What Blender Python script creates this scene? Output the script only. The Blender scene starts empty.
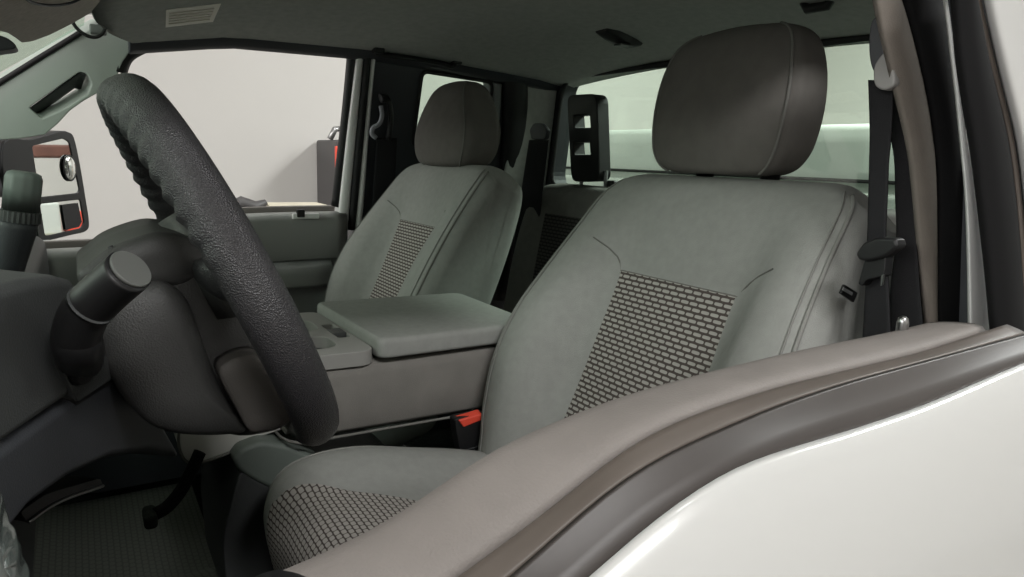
import bpy, bmesh, math, random
import numpy as np
from mathutils import Vector, Matrix
random.seed(4)
SC = bpy.context.scene
COL = SC.collection
# ------------------------------------------------------------------ camera
F = 700.3; CX, CY = 512.0, 288.5
CAM = np.array([-1.19, .507, 1.0]); YAW, PITCH, ROLL = map(math.radians, (31.94, 10.383, 2.05))
_f = np.array([math.cos(YAW)*math.cos(PITCH), -math.sin(YAW)*math.cos(PITCH), -math.sin(PITCH)])
_rt = np.array([-math.sin(YAW), -math.cos(YAW), 0.]); _up = np.cross(_rt, _f)
_R = _rt*math.cos(ROLL)+_up*math.sin(ROLL); _U = _up*math.cos(ROLL)-_rt*math.sin(ROLL)

def ray(u, v): return _f+_R*(u-CX)/F-_U*(v-CY)/F
def at(u, v, x=None, y=None, z=None, n=None, p=None):
    """survey: where the sight line through a photograph point meets a real plane of the truck"""
    d = ray(u, v)
    if x is not None: t = (x-CAM[0])/d[0]
    elif y is not None: t = (y-CAM[1])/d[1]
    elif z is not None: t = (z-CAM[2])/d[2]
    else:
        n = np.array(n, float); t = ((np.array(p)-CAM)@n)/(d@n)
    return Vector(CAM+d*t)

cd = bpy.data.cameras.new('camera'); cam = bpy.data.objects.new('camera', cd); COL.objects.link(cam)
cd.sensor_width = 36; cd.lens = F*36/1024; cd.clip_start = .01
m = Matrix(((_R[0], _U[0], -_f[0], CAM[0]), (_R[1], _U[1], -_f[1], CAM[1]), (_R[2], _U[2], -_f[2], CAM[2]), (0, 0, 0, 1)))
cam.matrix_world = m; SC.camera = cam
SC.view_settings.view_transform = 'Standard'; SC.view_settings.look = 'None'
SC.view_settings.gamma = 1; SC.view_settings.use_curve_mapping = False
SC.view_settings.exposure = 0.0

# ------------------------------------------------------------------ materials
def lin(c): return tuple(((x/255)/12.92 if x/255 < .04045 else ((x/255+.055)/1.055)**2.4) for x in c)+(1,)
def mat(name, rgb, rough=.6, metal=0, bump=None, var=0, varscale=40, spec=.5, coat=0, voro=False):
    M = bpy.data.materials.new(name); M.use_nodes = True
    nt = M.node_tree; b = nt.nodes['Principled BSDF']
    b.inputs['Base Color'].default_value = lin(rgb); b.inputs['Roughness'].default_value = rough
    b.inputs['Metallic'].default_value = metal; b.inputs['Specular IOR Level'].default_value = spec
    if coat: b.inputs['Coat Weight'].default_value = coat; b.inputs['Coat Roughness'].default_value = .06
    tc = nt.nodes.new('ShaderNodeTexCoord')
    if var:
        n = nt.nodes.new('ShaderNodeTexNoise'); n.inputs['Scale'].default_value = varscale; n.inputs['Detail'].default_value = 4
        nt.links.new(tc.outputs['Object'], n.inputs['Vector'])
        r = nt.nodes.new('ShaderNodeValToRGB'); c = lin(rgb)
        r.color_ramp.elements[0].position = .3; r.color_ramp.elements[1].position = .7
        r.color_ramp.elements[0].color = tuple(k*(1-var) for k in c[:3])+(1,)
        r.color_ramp.elements[1].color = tuple(min(1, k*(1+var)) for k in c[:3])+(1,)
        nt.links.new(n.outputs['Fac'], r.inputs['Fac']); nt.links.new(r.outputs['Color'], b.inputs['Base Color'])
    if bump:
        sc, st = bump
        if voro:
            n = nt.nodes.new('ShaderNodeTexVoronoi'); n.inputs['Scale'].default_value = sc; out = n.outputs['Distance']
        else:
            n = nt.nodes.new('ShaderNodeTexNoise'); n.inputs['Scale'].default_value = sc; n.inputs['Detail'].default_value = 3; out = n.outputs['Fac']
        nt.links.new(tc.outputs['Object'], n.inputs['Vector'])
        bp = nt.nodes.new('ShaderNodeBump'); bp.inputs['Strength'].default_value = st; bp.inputs['Distance'].default_value = .002
        nt.links.new(out, bp.inputs['Height']); nt.links.new(bp.outputs['Normal'], b.inputs['Normal'])
    return M

def weave(name, light, dark, bw, rh, tx=.86, ty=.66):
    """staggered light dashes woven on a dark ground, laid out in metres by the UV map"""
    M = bpy.data.materials.new(name); M.use_nodes = True
    nt = M.node_tree; b = nt.nodes['Principled BSDF']; b.inputs['Roughness'].default_value = .9; b.inputs['Specular IOR Level'].default_value = .2
    uv = nt.nodes.new('ShaderNodeUVMap'); sx = nt.nodes.new('ShaderNodeSeparateXYZ'); nt.links.new(uv.outputs['UV'], sx.inputs[0])
    def mth(op, a, c=None):
        n = nt.nodes.new('ShaderNodeMath'); n.operation = op
        for k, q in enumerate((a, c)):
            if q is None: continue
            if isinstance(q, (int, float)): n.inputs[k].default_value = q
            else: nt.links.new(q, n.inputs[k])
        return n.outputs[0]
    row = mth('DIVIDE', sx.outputs[1], rh); fr = mth('FRACT', row); idn = mth('MODULO', mth('FLOOR', row), 2)
    fu = mth('FRACT', mth('ADD', mth('DIVIDE', sx.outputs[0], bw), mth('MULTIPLY', idn, .5)))
    a = mth('DIVIDE', mth('MULTIPLY', mth('ABSOLUTE', mth('SUBTRACT', fu, .5)), 2), tx)
    c = mth('DIVIDE', mth('MULTIPLY', mth('ABSOLUTE', mth('SUBTRACT', fr, .5)), 2), ty)
    d = mth('ADD', mth('POWER', a, 4), mth('POWER', c, 4))
    mr = nt.nodes.new('ShaderNodeMapRange'); mr.interpolation_type = 'SMOOTHSTEP'
    mr.inputs['From Min'].default_value = .6; mr.inputs['From Max'].default_value = 1.3
    mr.inputs['To Min'].default_value = 1; mr.inputs['To Max'].default_value = 0
    nt.links.new(d, mr.inputs['Value'])
    mx = nt.nodes.new('ShaderNodeMix'); mx.data_type = 'RGBA'
    mx.inputs['A'].default_value = lin(dark); mx.inputs['B'].default_value = lin(light)
    nt.links.new(mr.outputs['Result'], mx.inputs['Factor']); nt.links.new(mx.outputs['Result'], b.inputs['Base Color'])
    bp = nt.nodes.new('ShaderNodeBump'); bp.inputs['Strength'].default_value = .5; bp.inputs['Distance'].default_value = .0015
    nt.links.new(mr.outputs['Result'], bp.inputs['Height']); nt.links.new(bp.outputs['Normal'], b.inputs['Normal'])
    return M

def glass(name, rgb):
    M = bpy.data.materials.new(name); M.use_nodes = True; nt = M.node_tree
    for n in list(nt.nodes): nt.nodes.remove(n)
    o = nt.nodes.new('ShaderNodeOutputMaterial'); t = nt.nodes.new('ShaderNodeBsdfTransparent'); t.inputs['Color'].default_value = lin(rgb)
    g = nt.nodes.new('ShaderNodeBsdfGlossy'); g.inputs['Roughness'].default_value = .02
    mx = nt.nodes.new('ShaderNodeMixShader'); mx.inputs['Fac'].default_value = .05
    nt.links.new(t.outputs[0], mx.inputs[1]); nt.links.new(g.outputs[0], mx.inputs[2]); nt.links.new(mx.outputs[0], o.inputs['Surface'])
    return M

FAB = mat('grey_seat_cloth', (152, 153, 149), .95, bump=(900, .45), var=.05, varscale=70, spec=.2)
FABD = mat('dark_seat_cloth', (116, 115, 111), .95, bump=(900, .35), var=.08, spec=.2)
PIPE = mat('seat_piping', (136, 136, 132), .9, spec=.2)
HEADF = mat('headrest_cloth', (106, 103, 99), .95, bump=(1000, .35), var=.07, spec=.2)
WEAVE = weave('dash_weave_cloth', (170, 167, 161), (82, 75, 72), .0168, .0080, .86, .60)
WEAVEC = weave('honeycomb_weave_cloth', (166, 162, 156), (80, 73, 70), .0104, .0076, .90, .80)
LINER = mat('headliner_felt', (176, 178, 174), .97, bump=(700, .4), var=.08, varscale=60, spec=.1)
VISOR = mat('visor_cloth', (200, 190, 184), .95, bump=(800, .5), var=.1, varscale=120, spec=.15)
VINYL = mat('grey_vinyl', (126, 120, 116), .62, bump=(500, .25), var=.05, varscale=30, spec=.4)
PILLAR = mat('pillar_plastic', (172, 181, 173), .6, bump=(600, .2), spec=.35)
PANEL = mat('door_panel_plastic', (132, 134, 132), .6, bump=(600, .25))
BTRIM = mat('brown_grey_pillar_trim', (124, 117, 110), .85, bump=(700, .3), var=.05, spec=.2)
DASH = mat('charcoal_dash_plastic', (68, 70, 70), .55, bump=(700, .25), spec=.45)
DASHK = mat('dark_dash_plastic', (60, 62, 66), .5, bump=(700, .2), spec=.4)
COLM = mat('column_shroud_plastic', (58, 58, 57), .5, bump=(650, .3), spec=.45)
LEATH = mat('black_wheel_leather', (58, 57, 59), .36, bump=(750, .5), spec=.5, voro=True)
BLACK = mat('black_plastic', (26, 26, 27), .45, spec=.45)
MATTE = mat('matt_black', (18, 18, 19), .85, spec=.2)
RUBBER = mat('black_rubber', (28, 27, 28), .6, bump=(300, .15), spec=.4)
SEALG = mat('worn_grey_rubber', (92, 84, 78), .5, var=.1, varscale=18, spec=.45)
SEALD = mat('dark_brown_rubber', (64, 59, 57), .45, var=.06, varscale=18, spec=.5)
WEB = mat('black_belt_webbing', (36, 36, 38), .8, bump=(900, .3), spec=.25)
PAINT = mat('white_car_paint', (198, 198, 196), .25, coat=.6, spec=.5)
JAMB = mat('white_jamb_paint', (240, 240, 238), .35)
GREYP = mat('grey_plastic', (128, 130, 130), .4)
CHROME = mat('brushed_metal', (170, 170, 170), .3, metal=1)
MIRR = mat('mirror_silver', (225, 228, 226), .02, metal=1)
RED = mat('red_plastic', (226, 78, 58), .45)
YELLOW = mat('yellow_plastic', (190, 180, 40), .6)
CARPET = mat('dark_carpet', (50, 55, 51), .95, bump=(500, .9), var=.3, varscale=70, spec=.1)
MATM = mat('rubber_floor_mat', (108, 112, 106), .6, bump=(120, .6), var=.2, varscale=20, spec=.3)
WALL = mat('white_garage_wall', (197, 194, 190), .9, var=.02, varscale=1.5, spec=.2)
CONC = mat('concrete_floor', (130, 126, 120), .8, var=.1, varscale=3)
LABELW = mat('label_paper', (252, 249, 240), .7)
BODYW = mat('white_box_paint', (196, 200, 194), .45)
STEELG = mat('grey_cabinet_paint', (72, 70, 70), .5)
BROWN = mat('brown_stained_wood', (92, 58, 48), .7, var=.2, varscale=8)
PALE = mat('pale_wood', (205, 198, 178), .7, var=.08, varscale=10)
SHINY = mat('shiny_clear_grey_film', (84, 90, 88), .12, spec=.9, coat=.8)
GLASS = glass('green_tinted_glass', (234, 243, 236))

# ------------------------------------------------------------------ mesh tools
def add_obj(name, verts, faces, material, parent=None, smooth=True, bevel=0, bseg=3, sub=0, solid=0, uv=None, angle=40):
    me = bpy.data.meshes.new(name); me.from_pydata([tuple(v) for v in verts], [], faces); me.validate()
    bm = bmesh.new(); bm.from_mesh(me); bmesh.ops.remove_doubles(bm, verts=bm.verts, dist=1e-6) if uv is None else None
    bmesh.ops.recalc_face_normals(bm, faces=bm.faces) if uv is None else None
    bm.to_mesh(me); bm.free()
    o = bpy.data.objects.new(name, me); COL.objects.link(o); me.materials.append(material)
    if uv is not None:
        L = me.uv_layers.new(name='UVMap')
        for lp in me.loops: L.data[lp.index].uv = uv[lp.vertex_index]
    for p in me.polygons: p.use_smooth = smooth
    if parent: o.parent = parent
    if solid:
        s = o.modifiers.new('solid', 'SOLIDIFY'); s.thickness = solid; s.offset = -1
    if bevel:
        b = o.modifiers.new('bevel', 'BEVEL'); b.width = bevel; b.segments = bseg; b.limit_method = 'ANGLE'; b.angle_limit = math.radians(angle)
        b.harden_normals = False
    if sub:
        s = o.modifiers.new('sub', 'SUBSURF'); s.levels = sub; s.render_levels = sub
    if smooth and not sub:
        try:
            w = o.modifiers.new('wn', 'WEIGHTED_NORMAL'); w.keep_sharp = True
        except Exception: pass
    return o

def tag(o, label=None, cat=None, group=None, kind=None):
    if label: o['label'] = label
    if cat: o['category'] = cat
    if group: o['group'] = group
    if kind: o['kind'] = kind
    return o
def empty(name, loc, label, cat, group=None):
    o = bpy.data.objects.new(name, None); COL.objects.link(o); o.location = loc; o.empty_display_size = .05
    return tag(o, label, cat, group)
def V(*a): return Vector(a)
def origin(o):
    p = Vector((0, 0, 0))
    while o: p += o.location; o = o.parent
    return p

class G:
    """collects shapes, then becomes ONE mesh object (given in world coordinates)"""
    def __init__(s): s.v = []; s.f = []
    def add(s, v, f):
        k = len(s.v); s.v += [Vector(p) for p in v]; s.f += [tuple(i+k for i in q) for q in f]; return s
    def loft(s, rings, closed=True, cap=True):
        n = len(rings[0]); v = [p for r in rings for p in r]; f = []
        for i in range(len(rings)-1):
            for j in range(n if closed else n-1):
                k = (j+1) % n; f.append((i*n+j, i*n+k, (i+1)*n+k, (i+1)*n+j))
        if cap and closed: f.append(tuple(range(n))[::-1]); f.append(tuple((len(rings)-1)*n+j for j in range(n)))
        return s.add(v, f)
    def tube(s, path, r, n=12, cap=True, flat=1.0, closed=False):
        path = [Vector(p) for p in path]; m = len(path)
        rs = r if isinstance(r, (list, tuple)) else [r]*m
        rings = []; prev = None
        for i, p in enumerate(path):
            if closed: t = path[(i+1) % m]-path[i-1]
            else: t = path[min(i+1, m-1)]-path[max(i-1, 0)]
            t.normalize()
            if prev is None: a = t.orthogonal().normalized()
            else: a = (prev-t*prev.dot(t)).normalized()
            b = t.cross(a); prev = a
            rings.append([p+a*math.cos(q)*rs[i]+b*math.sin(q)*rs[i]*flat for q in [2*math.pi*k/n for k in range(n)]])
        if closed:
            k = len(s.v); s.v += [p for r_ in rings for p in r_]
            for i in range(m):
                i2 = (i+1) % m
                for j in range(n): s.f.append((k+i*n+j, k+i*n+(j+1) % n, k+i2*n+(j+1) % n, k+i2*n+j))
            return s
        return s.loft(rings, True, cap)
    def box(s, c, d, rot=None):
        c = Vector(c); v = []
        for x in (-.5, .5):
            for y in (-.5, .5):
                for z in (-.5, .5):
                    q = Vector((x*d[0], y*d[1], z*d[2]))
                    v.append(c+(rot @ q if rot else q))
        return s.add(v, [(0, 1, 3, 2), (4, 6, 7, 5), (0, 4, 5, 1), (2, 3, 7, 6), (0, 2, 6, 4), (1, 5, 7, 3)])
    def prism(s, outline, vec, holes=()):
        bm = bmesh.new(); vec = Vector(vec); ed = []
        for lp in [outline]+list(holes):
            vs = [bm.verts.new(Vector(p)) for p in lp]
            ed += [bm.edges.new((vs[i], vs[(i+1) % len(vs)])) for i in range(len(vs))]
        n = (Vector(vec)).normalized()
        bmesh.ops.triangle_fill(bm, use_beauty=True, use_dissolve=True, edges=ed, normal=n)
        fs = list(bm.faces)
        r = bmesh.ops.extrude_face_region(bm, geom=fs)
        bmesh.ops.translate(bm, verts=[g for g in r['geom'] if isinstance(g, bmesh.types.BMVert)], vec=vec)
        # extrude_face_region drops the source faces only when they are interior: keep both caps
        bm.verts.ensure_lookup_table(); bm.verts.index_update()
        s.add([v.co.copy() for v in bm.verts], [tuple(v.index for v in f.verts) for f in bm.faces]); bm.free(); return s
    def pillow(s, outline, vec, r):
        """a body whose near face swells out by r and rolls over at its outline, then runs back along vec"""
        o = [Vector(p) for p in outline]; c = sum(o, V(0, 0, 0))/len(o); R_ = sum((p-c).length for p in o)/len(o)
        n = Vector(vec).normalized(); rings = []
        for k in range(8):
            q = math.pi/2*k/7; sc = 1-min(.9, 2.2*r/R_)*(1-math.sin(q)); off = -r*math.cos(q)
            rings.append([c+(p-c)*sc+n*off for p in o])
        rings += [[p+Vector(vec)*.5 for p in o], [p+Vector(vec) for p in o]]
        return s.loft(rings)
    def build(s, name, material, parent=None, **k):
        vs = s.v
        if parent:
            w = origin(parent); vs = [p-w for p in vs]
        return add_obj(name, vs, s.f, material, parent, **k)

def rc(pts, r=.3, n=5):
    """round the corners of a closed outline; r is the share of each side used up"""
    out = []; m = len(pts); pts = [Vector(p) for p in pts]
    for i in range(m):
        a, b, c = pts[i-1], pts[i], pts[(i+1) % m]
        p, q = b+(a-b)*r, b+(c-b)*r
        for k in range(n+1):
            t = k/n; out.append(p*(1-t)**2+b*2*t*(1-t)+q*t*t)
    return out
def rcd(pts, d=.02, n=5):
    out = []; m = len(pts); pts = [Vector(p) for p in pts]
    for i in range(m):
        a, b, c = pts[i-1], pts[i], pts[(i+1) % m]
        la, lc = (a-b).length, (c-b).length
        p, q = b+(a-b)*min(d/la, .48), b+(c-b)*min(d/lc, .48)
        for k in range(n+1):
            t = k/n; out.append(p*(1-t)**2+b*2*t*(1-t)+q*t*t)
    return out
def cr(pts, n=6, closed=False):
    """Catmull-Rom through points of any dimension"""
    P = [np.array(p, float) for p in pts]; m = len(P); out = []
    for i in range(m if closed else m-1):
        p0 = P[i-1] if (i > 0 or closed) else 2*P[0]-P[1]
        p1 = P[i]; p2 = P[(i+1) % m]; p3 = P[(i+2) % m] if (closed or i+2 < m) else 2*P[-1]-P[-2]
        for k in range(n):
            t = k/n
            out.append(.5*((2*p1)+(-p0+p2)*t+(2*p0-5*p1+4*p2-p3)*t*t+(-p0+3*p1-3*p2+p3)*t**3))
    if not closed: out.append(P[-1])
    return out
def interp(x, xs, ys): return float(np.interp(x, xs, ys))
def sm(a, b, x): t = min(1, max(0, (x-a)/(b-a))); return t*t*(3-2*t)

# sides of the cab lean inwards towards the roof
TUMB = math.radians(14)
def side(u, v, off=0):      # passenger side, inner face of door glass plane
    return at(u, v, n=(math.cos(TUMB), 0, math.sin(TUMB)), p=(.81+off, 0, .84))
def dside(u, v, off=0):     # driver side
    return at(u, v, n=(-math.cos(TUMB*.6), 0, math.sin(TUMB*.6)), p=(-.80+off, 0, .84))

# ================================================================== the garage
GZ = -.68
def plane_box(name, c, d, m_, label=None): 
    o = G().box(c, d).build(name, m_, smooth=False); tag(o, label, None, None, 'structure'); return o
plane_box('floor', (0, 0, GZ-.05), (10, 14, .1), CONC)
plane_box('ceiling', (0, 0, 3.25), (10, 14, .1), WALL)
plane_box('wall_right', (3.65, 0, 1.28), (.1, 14, 4), WALL)
plane_box('wall_left', (-4.6, 0, 1.28), (.1, 14, 4), WALL)
plane_box('wall_rear', (0, -5.6, 1.28), (10, .1, 4), WALL)
plane_box('wall_front', (0, 5.6, 1.28), (10, .1, 4), WALL)

# ================================================================== cab shell (setting)
# headliner
def zliner(x, y):
    e = interp(y, [-.82, -.74, -.43, -.19, .17, .385, .47], [1.225, 1.240, 1.259, 1.269, 1.262, 1.225, 1.20])
    c = interp(y, [-.82, -.6, -.2, .2, .47], [.03, .06, .075, .06, .04])
    return e+c*(1-min(1, abs(x)/.68)**2.2)
rings = []
ys = np.linspace(.47, -.82, 24)
for y in ys:
    top = [V(x, q, zliner(x, q)) for x in np.linspace(-.68, .68, 29) for q in [min(y, .47-.10*(abs(x)/.68)**4)+(y-.47)*.01]]
    rings.append(top+[p+V(0, 0, .02) for p in reversed(top)])
tag(G().loft(rings).build('ceiling.001', LINER), None, None, None, 'structure')
# side rails above the doors
g = G()
for s in (1, -1):
    r = []
    for y in np.linspace(.385 if s == 1 else .50, -.82, 22):
        z = zliner(.68, y)
        r.append([V(s*.655, y, z+.012), V(s*.675, y, z-.012), V(s*.70, y, z-.018), V(s*.73, y, z-.012), V(s*.74, y, z+.04), V(s*.66, y, z+.05)])
    (g if s == 1 else g).loft(r)
tag(g.build('trim_1', DASHK, bevel=.004), None, None, None, 'structure')
# outer roof skin
rings = []
for y in np.linspace(.50, -.86, 16):
    e = interp(y, [-.95, -.6, 0, .55], [1.30, 1.34, 1.36, 1.27]); 
    top = [V(x, y, e+.05*(1-(abs(x)/.78)**2)) for x in np.linspace(-.74, .74, 21)]
    rings.append(top+[p+V(0, 0, .012) for p in reversed(top)])
tag(G().loft(rings).build('roof', PAINT), None, None, None, 'structure')
# rear wall of the cab with the window opening
def rw(x, z): return V(x, -.80, z)
hole = rcd([rw(-.692, .915), rw(.692, .915), rw(.645, 1.255), rw(-.645, 1.255)], .07, 8)
g = G().prism([rw(-.80, .1), rw(.80, .1), rw(.80, .85), rw(.72, 1.33), rw(-.72, 1.33), rw(-.80, .85)], (0, -.05, 0), [hole])
tag(g.build('wall_rear.001', DASHK, smooth=False), None, None, None, 'structure')
g = G(); g.tube([p+V(0, .004, 0) for p in hole], .008, 8, closed=True)
wf = g.build('trim_2', RUBBER); tag(wf, None, None, None, 'structure')
g = G().prism([p+V(0, -.03, 0) for p in rcd([rw(-.695, .912), rw(.695, .912), rw(.648, 1.258), rw(-.648, 1.258)], .07, 8)], (0, -.004, 0))
tag(g.build('window_1', GLASS, smooth=False), None, None, None, 'structure')
# lighter cloth covered corner trims beside the rear window
g = G()
for s in (1, -1):
    r = []
    for z in np.linspace(.86, 1.24, 9):
        xo = min(.79, .80-(z-.84)*.24)
        xi = .702-(max(z, .9)-.915)*.138+.012
        r.append([V(s*xi, -.795, z), V(s*(xi+.02), -.765, z), V(s*(max(xi+.03, xo-.03)), -.71, z), V(s*(max(xi+.04, xo-.03)), -.66, z), V(s*(max(xi+.05, xo-.01)), -.66, z), V(s*(max(xi+.05, xo-.01)), -.80, z)])
    g.loft(r)
tag(g.build('trim_3', LINER, bevel=.008), None, None, None, 'structure')
# cab floor and sides below the seats
g = G(); g.box((0, -.05, .10), (1.66, 1.6, .04))
tag(g.build('floor.001', CARPET, smooth=False), None, None, None, 'structure')
for s_, nm in ((1, 'trim_7'), (-1, 'trim_8')):
    tag(G().box((s_*.825, .05, .17), (.08, 1.8, .22)).build(nm, DASHK, bevel=.01), None, None, None, 'structure')
# tunnel hump
rings = []
for y in np.linspace(1.0, -.1, 10):
    rings.append([V(x, y, .12+.10*math.exp(-(x/.2)**4)+max(0, y-.62)*.9) for x in np.linspace(-.8, .8, 33)])
rings = [r+[V(p.x, p.y, p.z-.05) for p in reversed(r)] for r in rings]
tag(G().loft(rings).build('floor.002', CARPET), None, None, None, 'structure')
# firewall
tag(G().box((0, 1.02, .55), (1.66, .03, .9)).build('wall_front.001', BLACK, smooth=False), None, None, None, 'structure')
for s_, nm in ((1, 'wall_right.001'), (-1, 'wall_left.002')):
    tag(G().box((s_*.80, .82, .45), (.05, .46, .72)).build(nm, CARPET, smooth=False), None, None, None, 'structure')
# windshield
ws = [V(-.72, 1.0, .88), V(.72, 1.0, .88), V(.66, .47, 1.255), V(-.66, .47, 1.255)]
tag(G().prism(ws, V(0, .5, .8).normalized()*.006).build('window_2', GLASS, smooth=False), None, None, None, 'structure')
# driver side wall behind the B pillar (closes the cab)
g = G().prism([V(-.80, -.30, .1), V(-.80, -.82, .1), V(-.80, -.82, .84), V(-.71, -.82, 1.26), V(-.71, -.33, 1.26), V(-.80, -.30, .84)], (-.03, 0, 0),
              [rcd([V(-.785, -.42, .92), V(-.785, -.64, .92), V(-.735, -.64, 1.17), V(-.735, -.42, 1.17)], .03)])
tag(g.build('wall_left.001', DASHK, smooth=False), None, None, None, 'structure')
# driver's A pillar
g = G().tube([V(-.80, 1.0, .84), V(-.70, .50, 1.25)], .035, 10)
tag(g.build('trim_4', PILLAR), None, None, None, 'structure')

# passenger A pillar with a grab slot
def ap(u, v): return at(u, v, n=(math.cos(TUMB), -.15, math.sin(TUMB)), p=(.755, .5, 1.1))
out = [ap(*q) for q in [(-60, 122), (0, 85), (40, 60), (78, 36), (100, 24), (140, 26), (134, 46), (123, 62), (117, 78), (100, 92), (84, 101), (70, 111), (58, 124), (45, 135), (20, 139), (-60, 143)]]
hol = rcd([ap(*q) for q in [(29, 108), (80, 72), (87, 74), (92, 84), (88, 94), (62, 110), (42, 119)]], .006, 4)
pil = G().prism(out, V(.075, .015, .02), [hol]).build('trim_5', PILLAR, bevel=.009, bseg=4)
tag(pil, None, None, None, 'structure')
tp = [ap(*q) for q in [(30, 109), (55, 91), (80, 73), (86, 75)]]
G().loft([[p+V(.004, 0, -.001) for p in tp]+[p+V(.004, 0, .004) for p in reversed(tp)], [p+V(.072, .012, -.030) for p in tp]+[p+V(.072, .012, -.022) for p in reversed(tp)]]).build('slot_lining', DASH, pil)
g = G().tube([ap(-60, 118)+V(-.002, 0, 0), ap(0, 82.5)+V(-.002, 0, 0), ap(40, 57.5)+V(-.002, 0, 0), ap(80, 33)+V(-.002, 0, 0)], .006, 8)
g.build('windshield_seal', RUBBER, pil)

# ================================================================== strips along posts
def strip(L, Rr, place, depth, bulge, inward, back=None):
    """a post or seal between two edges surveyed along its height; place(u,v)->point, built with a bulged face and real depth"""
    g = G(); L = cr(L, 4); Rr = cr(Rr, 4); rings = []; n = 26
    def smp(P, t):
        k = t*(len(P)-1); i = min(int(k), len(P)-2); return P[i]+(P[i+1]-P[i])*(k-i)
    for i in range(n):
        t = i/(n-1); a = place(*smp(L, t)); b = place(*smp(Rr, t)); r = []
        for k in range(9):
            s_ = k/8; r.append(a+(b-a)*s_+Vector(inward)*bulge*(1-abs(2*s_-1)**2.5))
        dv = Vector(back)*depth if back else Vector(inward)*-depth
        r += [b+dv, a+dv]
        rings.append(r)
    return g.loft(rings)
# driver's B pillar, its seal and the painted jamb
bl = [(862, -40), (872, 0), (878, 30), (890, 80), (900, 120), (908, 160), (914, 220), (922, 310), (927, 360)]
br = [(885, -40), (900, 0), (912, 40), (922, 80), (928, 110), (932, 140), (934.5, 170), (935, 210), (934, 260), (932, 310), (931, 360)]
bp = strip(bl, br, lambda u, v: dside(u, v, .0), .03, .010, (-1, 0, 0), (.47, -.88, 0)).build('trim_6', BTRIM); tag(bp, None, None, None, 'structure')
sr = [(935, -40), (944, 0), (950, 50), (956, 100), (961, 150), (965.5, 200), (967.5, 260), (968.5, 330), (969, 370)]
o = strip(br, sr, lambda u, v: dside(u, v, -.004), .02, .012, (-1, 0, 0), (.47, -.88, 0)).build('door_opening_seal', MATTE, bp)
jr = [(942, -40), (945, 0), (951, 40), (954, 68), (959, 100), (966, 135), (972.5, 170), (980, 230), (986, 280), (990, 325), (992, 370)]
strip(sr, jr, lambda u, v: dside(u, v, -.045), .02, .003, (-1, 0, 0), (.47, -.88, 0)).build('painted_jamb', JAMB, bp)

# ================================================================== passenger side: B post, rear door panel
pb = empty('cab_side_post', side(365, 200), 'painted white door post with black seal strips beside the passenger seat belt', 'door post')
strip([(357, 48), (356, 63), (348, 130), (341, 192), (337, 230)], [(365, 48), (363, 63), (357, 130), (351, 192), (348, 230)], lambda u, v: side(u, v, -.01), .04, .006, (-1, 0, 0)).build('painted_jamb', JAMB, pb)
strip([(364, 48), (363, 63), (356, 130), (350.5, 192), (348, 230)], [(373, 50), (371, 63), (365, 130), (359, 192), (355, 230)], lambda u, v: side(u, v, -.012), .03, .012, (-1, 0, 0)).build('door_seal', RUBBER, pb)
strip([(372, 50), (371, 63), (364.5, 130), (358.5, 192), (355, 230)], [(377, 50), (375, 63), (369, 130), (364.5, 192), (361, 230)], lambda u, v: side(u, v, -.016), .03, .006, (-1, 0, 0)).build('painted_edge', JAMB, pb)

rd = empty('rear_door', side(450, 150), 'dark inner panel of the rear passenger door with small green-tinted window', 'truck door')
win = [(428, 72), (487, 83), (491, 92), (484, 150), (430, 150), (418, 110), (421, 80)]
hol = rcd([side(*q) for q in [(422, 71), (492, 82), (484, 152), (412, 146)]], .022, 6)
outl = [side(*q) for q in [(376, 50), (430, 58), (547, 78), (546, 200), (540, 330), (350, 330), (361, 200)]]
G().prism(outl, V(.05, 0, .012), [hol]).build('door_panel', DASHK, rd, smooth=False)
G().prism([p+V(.03, 0, .007) for p in hol], V(.004, 0, .001)).build('window_glass', GLASS, rd, smooth=False)
G().tube([p+V(-.002, 0, 0) for p in hol], .006, 8, closed=True).build('window_gasket', RUBBER, rd)
strip([(494, 82), (493, 110), (489, 150)], [(502, 84), (500, 115), (494, 150)], lambda u, v: side(u, v, -.008), .01, .004, (-1, 0, 0)).build('window_reveal', GREYP, rd)
strip([(504, 72), (505, 120), (500, 200), (494, 300)], [(528, 76), (527, 130), (520, 200), (512, 300)], lambda u, v: side(u, v, -.02), .02, .014, (-1, 0, 0)).build('door_seal', RUBBER, rd)

# assist handle on the headliner rail
ah = empty('assist_handle', side(415, 58), 'dark flat assist handle on the roof rail above the passenger door', 'grab handle')
def rail(u, v): return side(u, v, -.05)
G().tube([rail(q[0], q[1]) for q in cr([(374, 50), (382, 55), (410, 58), (440, 63), (452, 66), (455, 61)], 5)], .009, 10, flat=.7).build('grip', BLACK, ah)
G().box(rail(378, 50), (.03, .03, .02)).build('end_mount', BLACK, ah, bevel=.006)
G().box(rail(456, 61), (.03, .03, .02)).build('end_mount', BLACK, ah, bevel=.006)

# ================================================================== passenger door
pd = empty('truck_door', (.84, .35, .25), 'passenger door across the cab with grey armrest panel and open window', 'truck door')
# belt rail: y (front to rear) with the dropped front part of the window
pbelt = cr([(.85, .735), (.60, .748), (.47, .752), (.40, .765), (.30, .805), (.22, .823), (.11, .830), (0, .833), (-.155, .835)], 5)
rings = []
for y, z in pbelt:
    rings.append([V(.785, y, z-.13), V(.785, y, z-.02), V(.79, y, z-.006), V(.805, y, z), V(.835, y, z), V(.845, y, z-.008), V(.85, y, z-.13)])
G().loft(rings).build('belt_trim', VINYL if False else mat('door_trim_plastic', (150, 151, 148), .6, bump=(600, .25)), pd)
rings = []
for y, z in pbelt:
    rings.append([V(.85, y, z-.05), V(.85, y, z+.012), V(.86, y, z+.016), V(.885, y, z+.008), V(.885, y, z-.05)])
G().loft(rings).build('window_sill', PALE if False else VINYL, pd)
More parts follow.
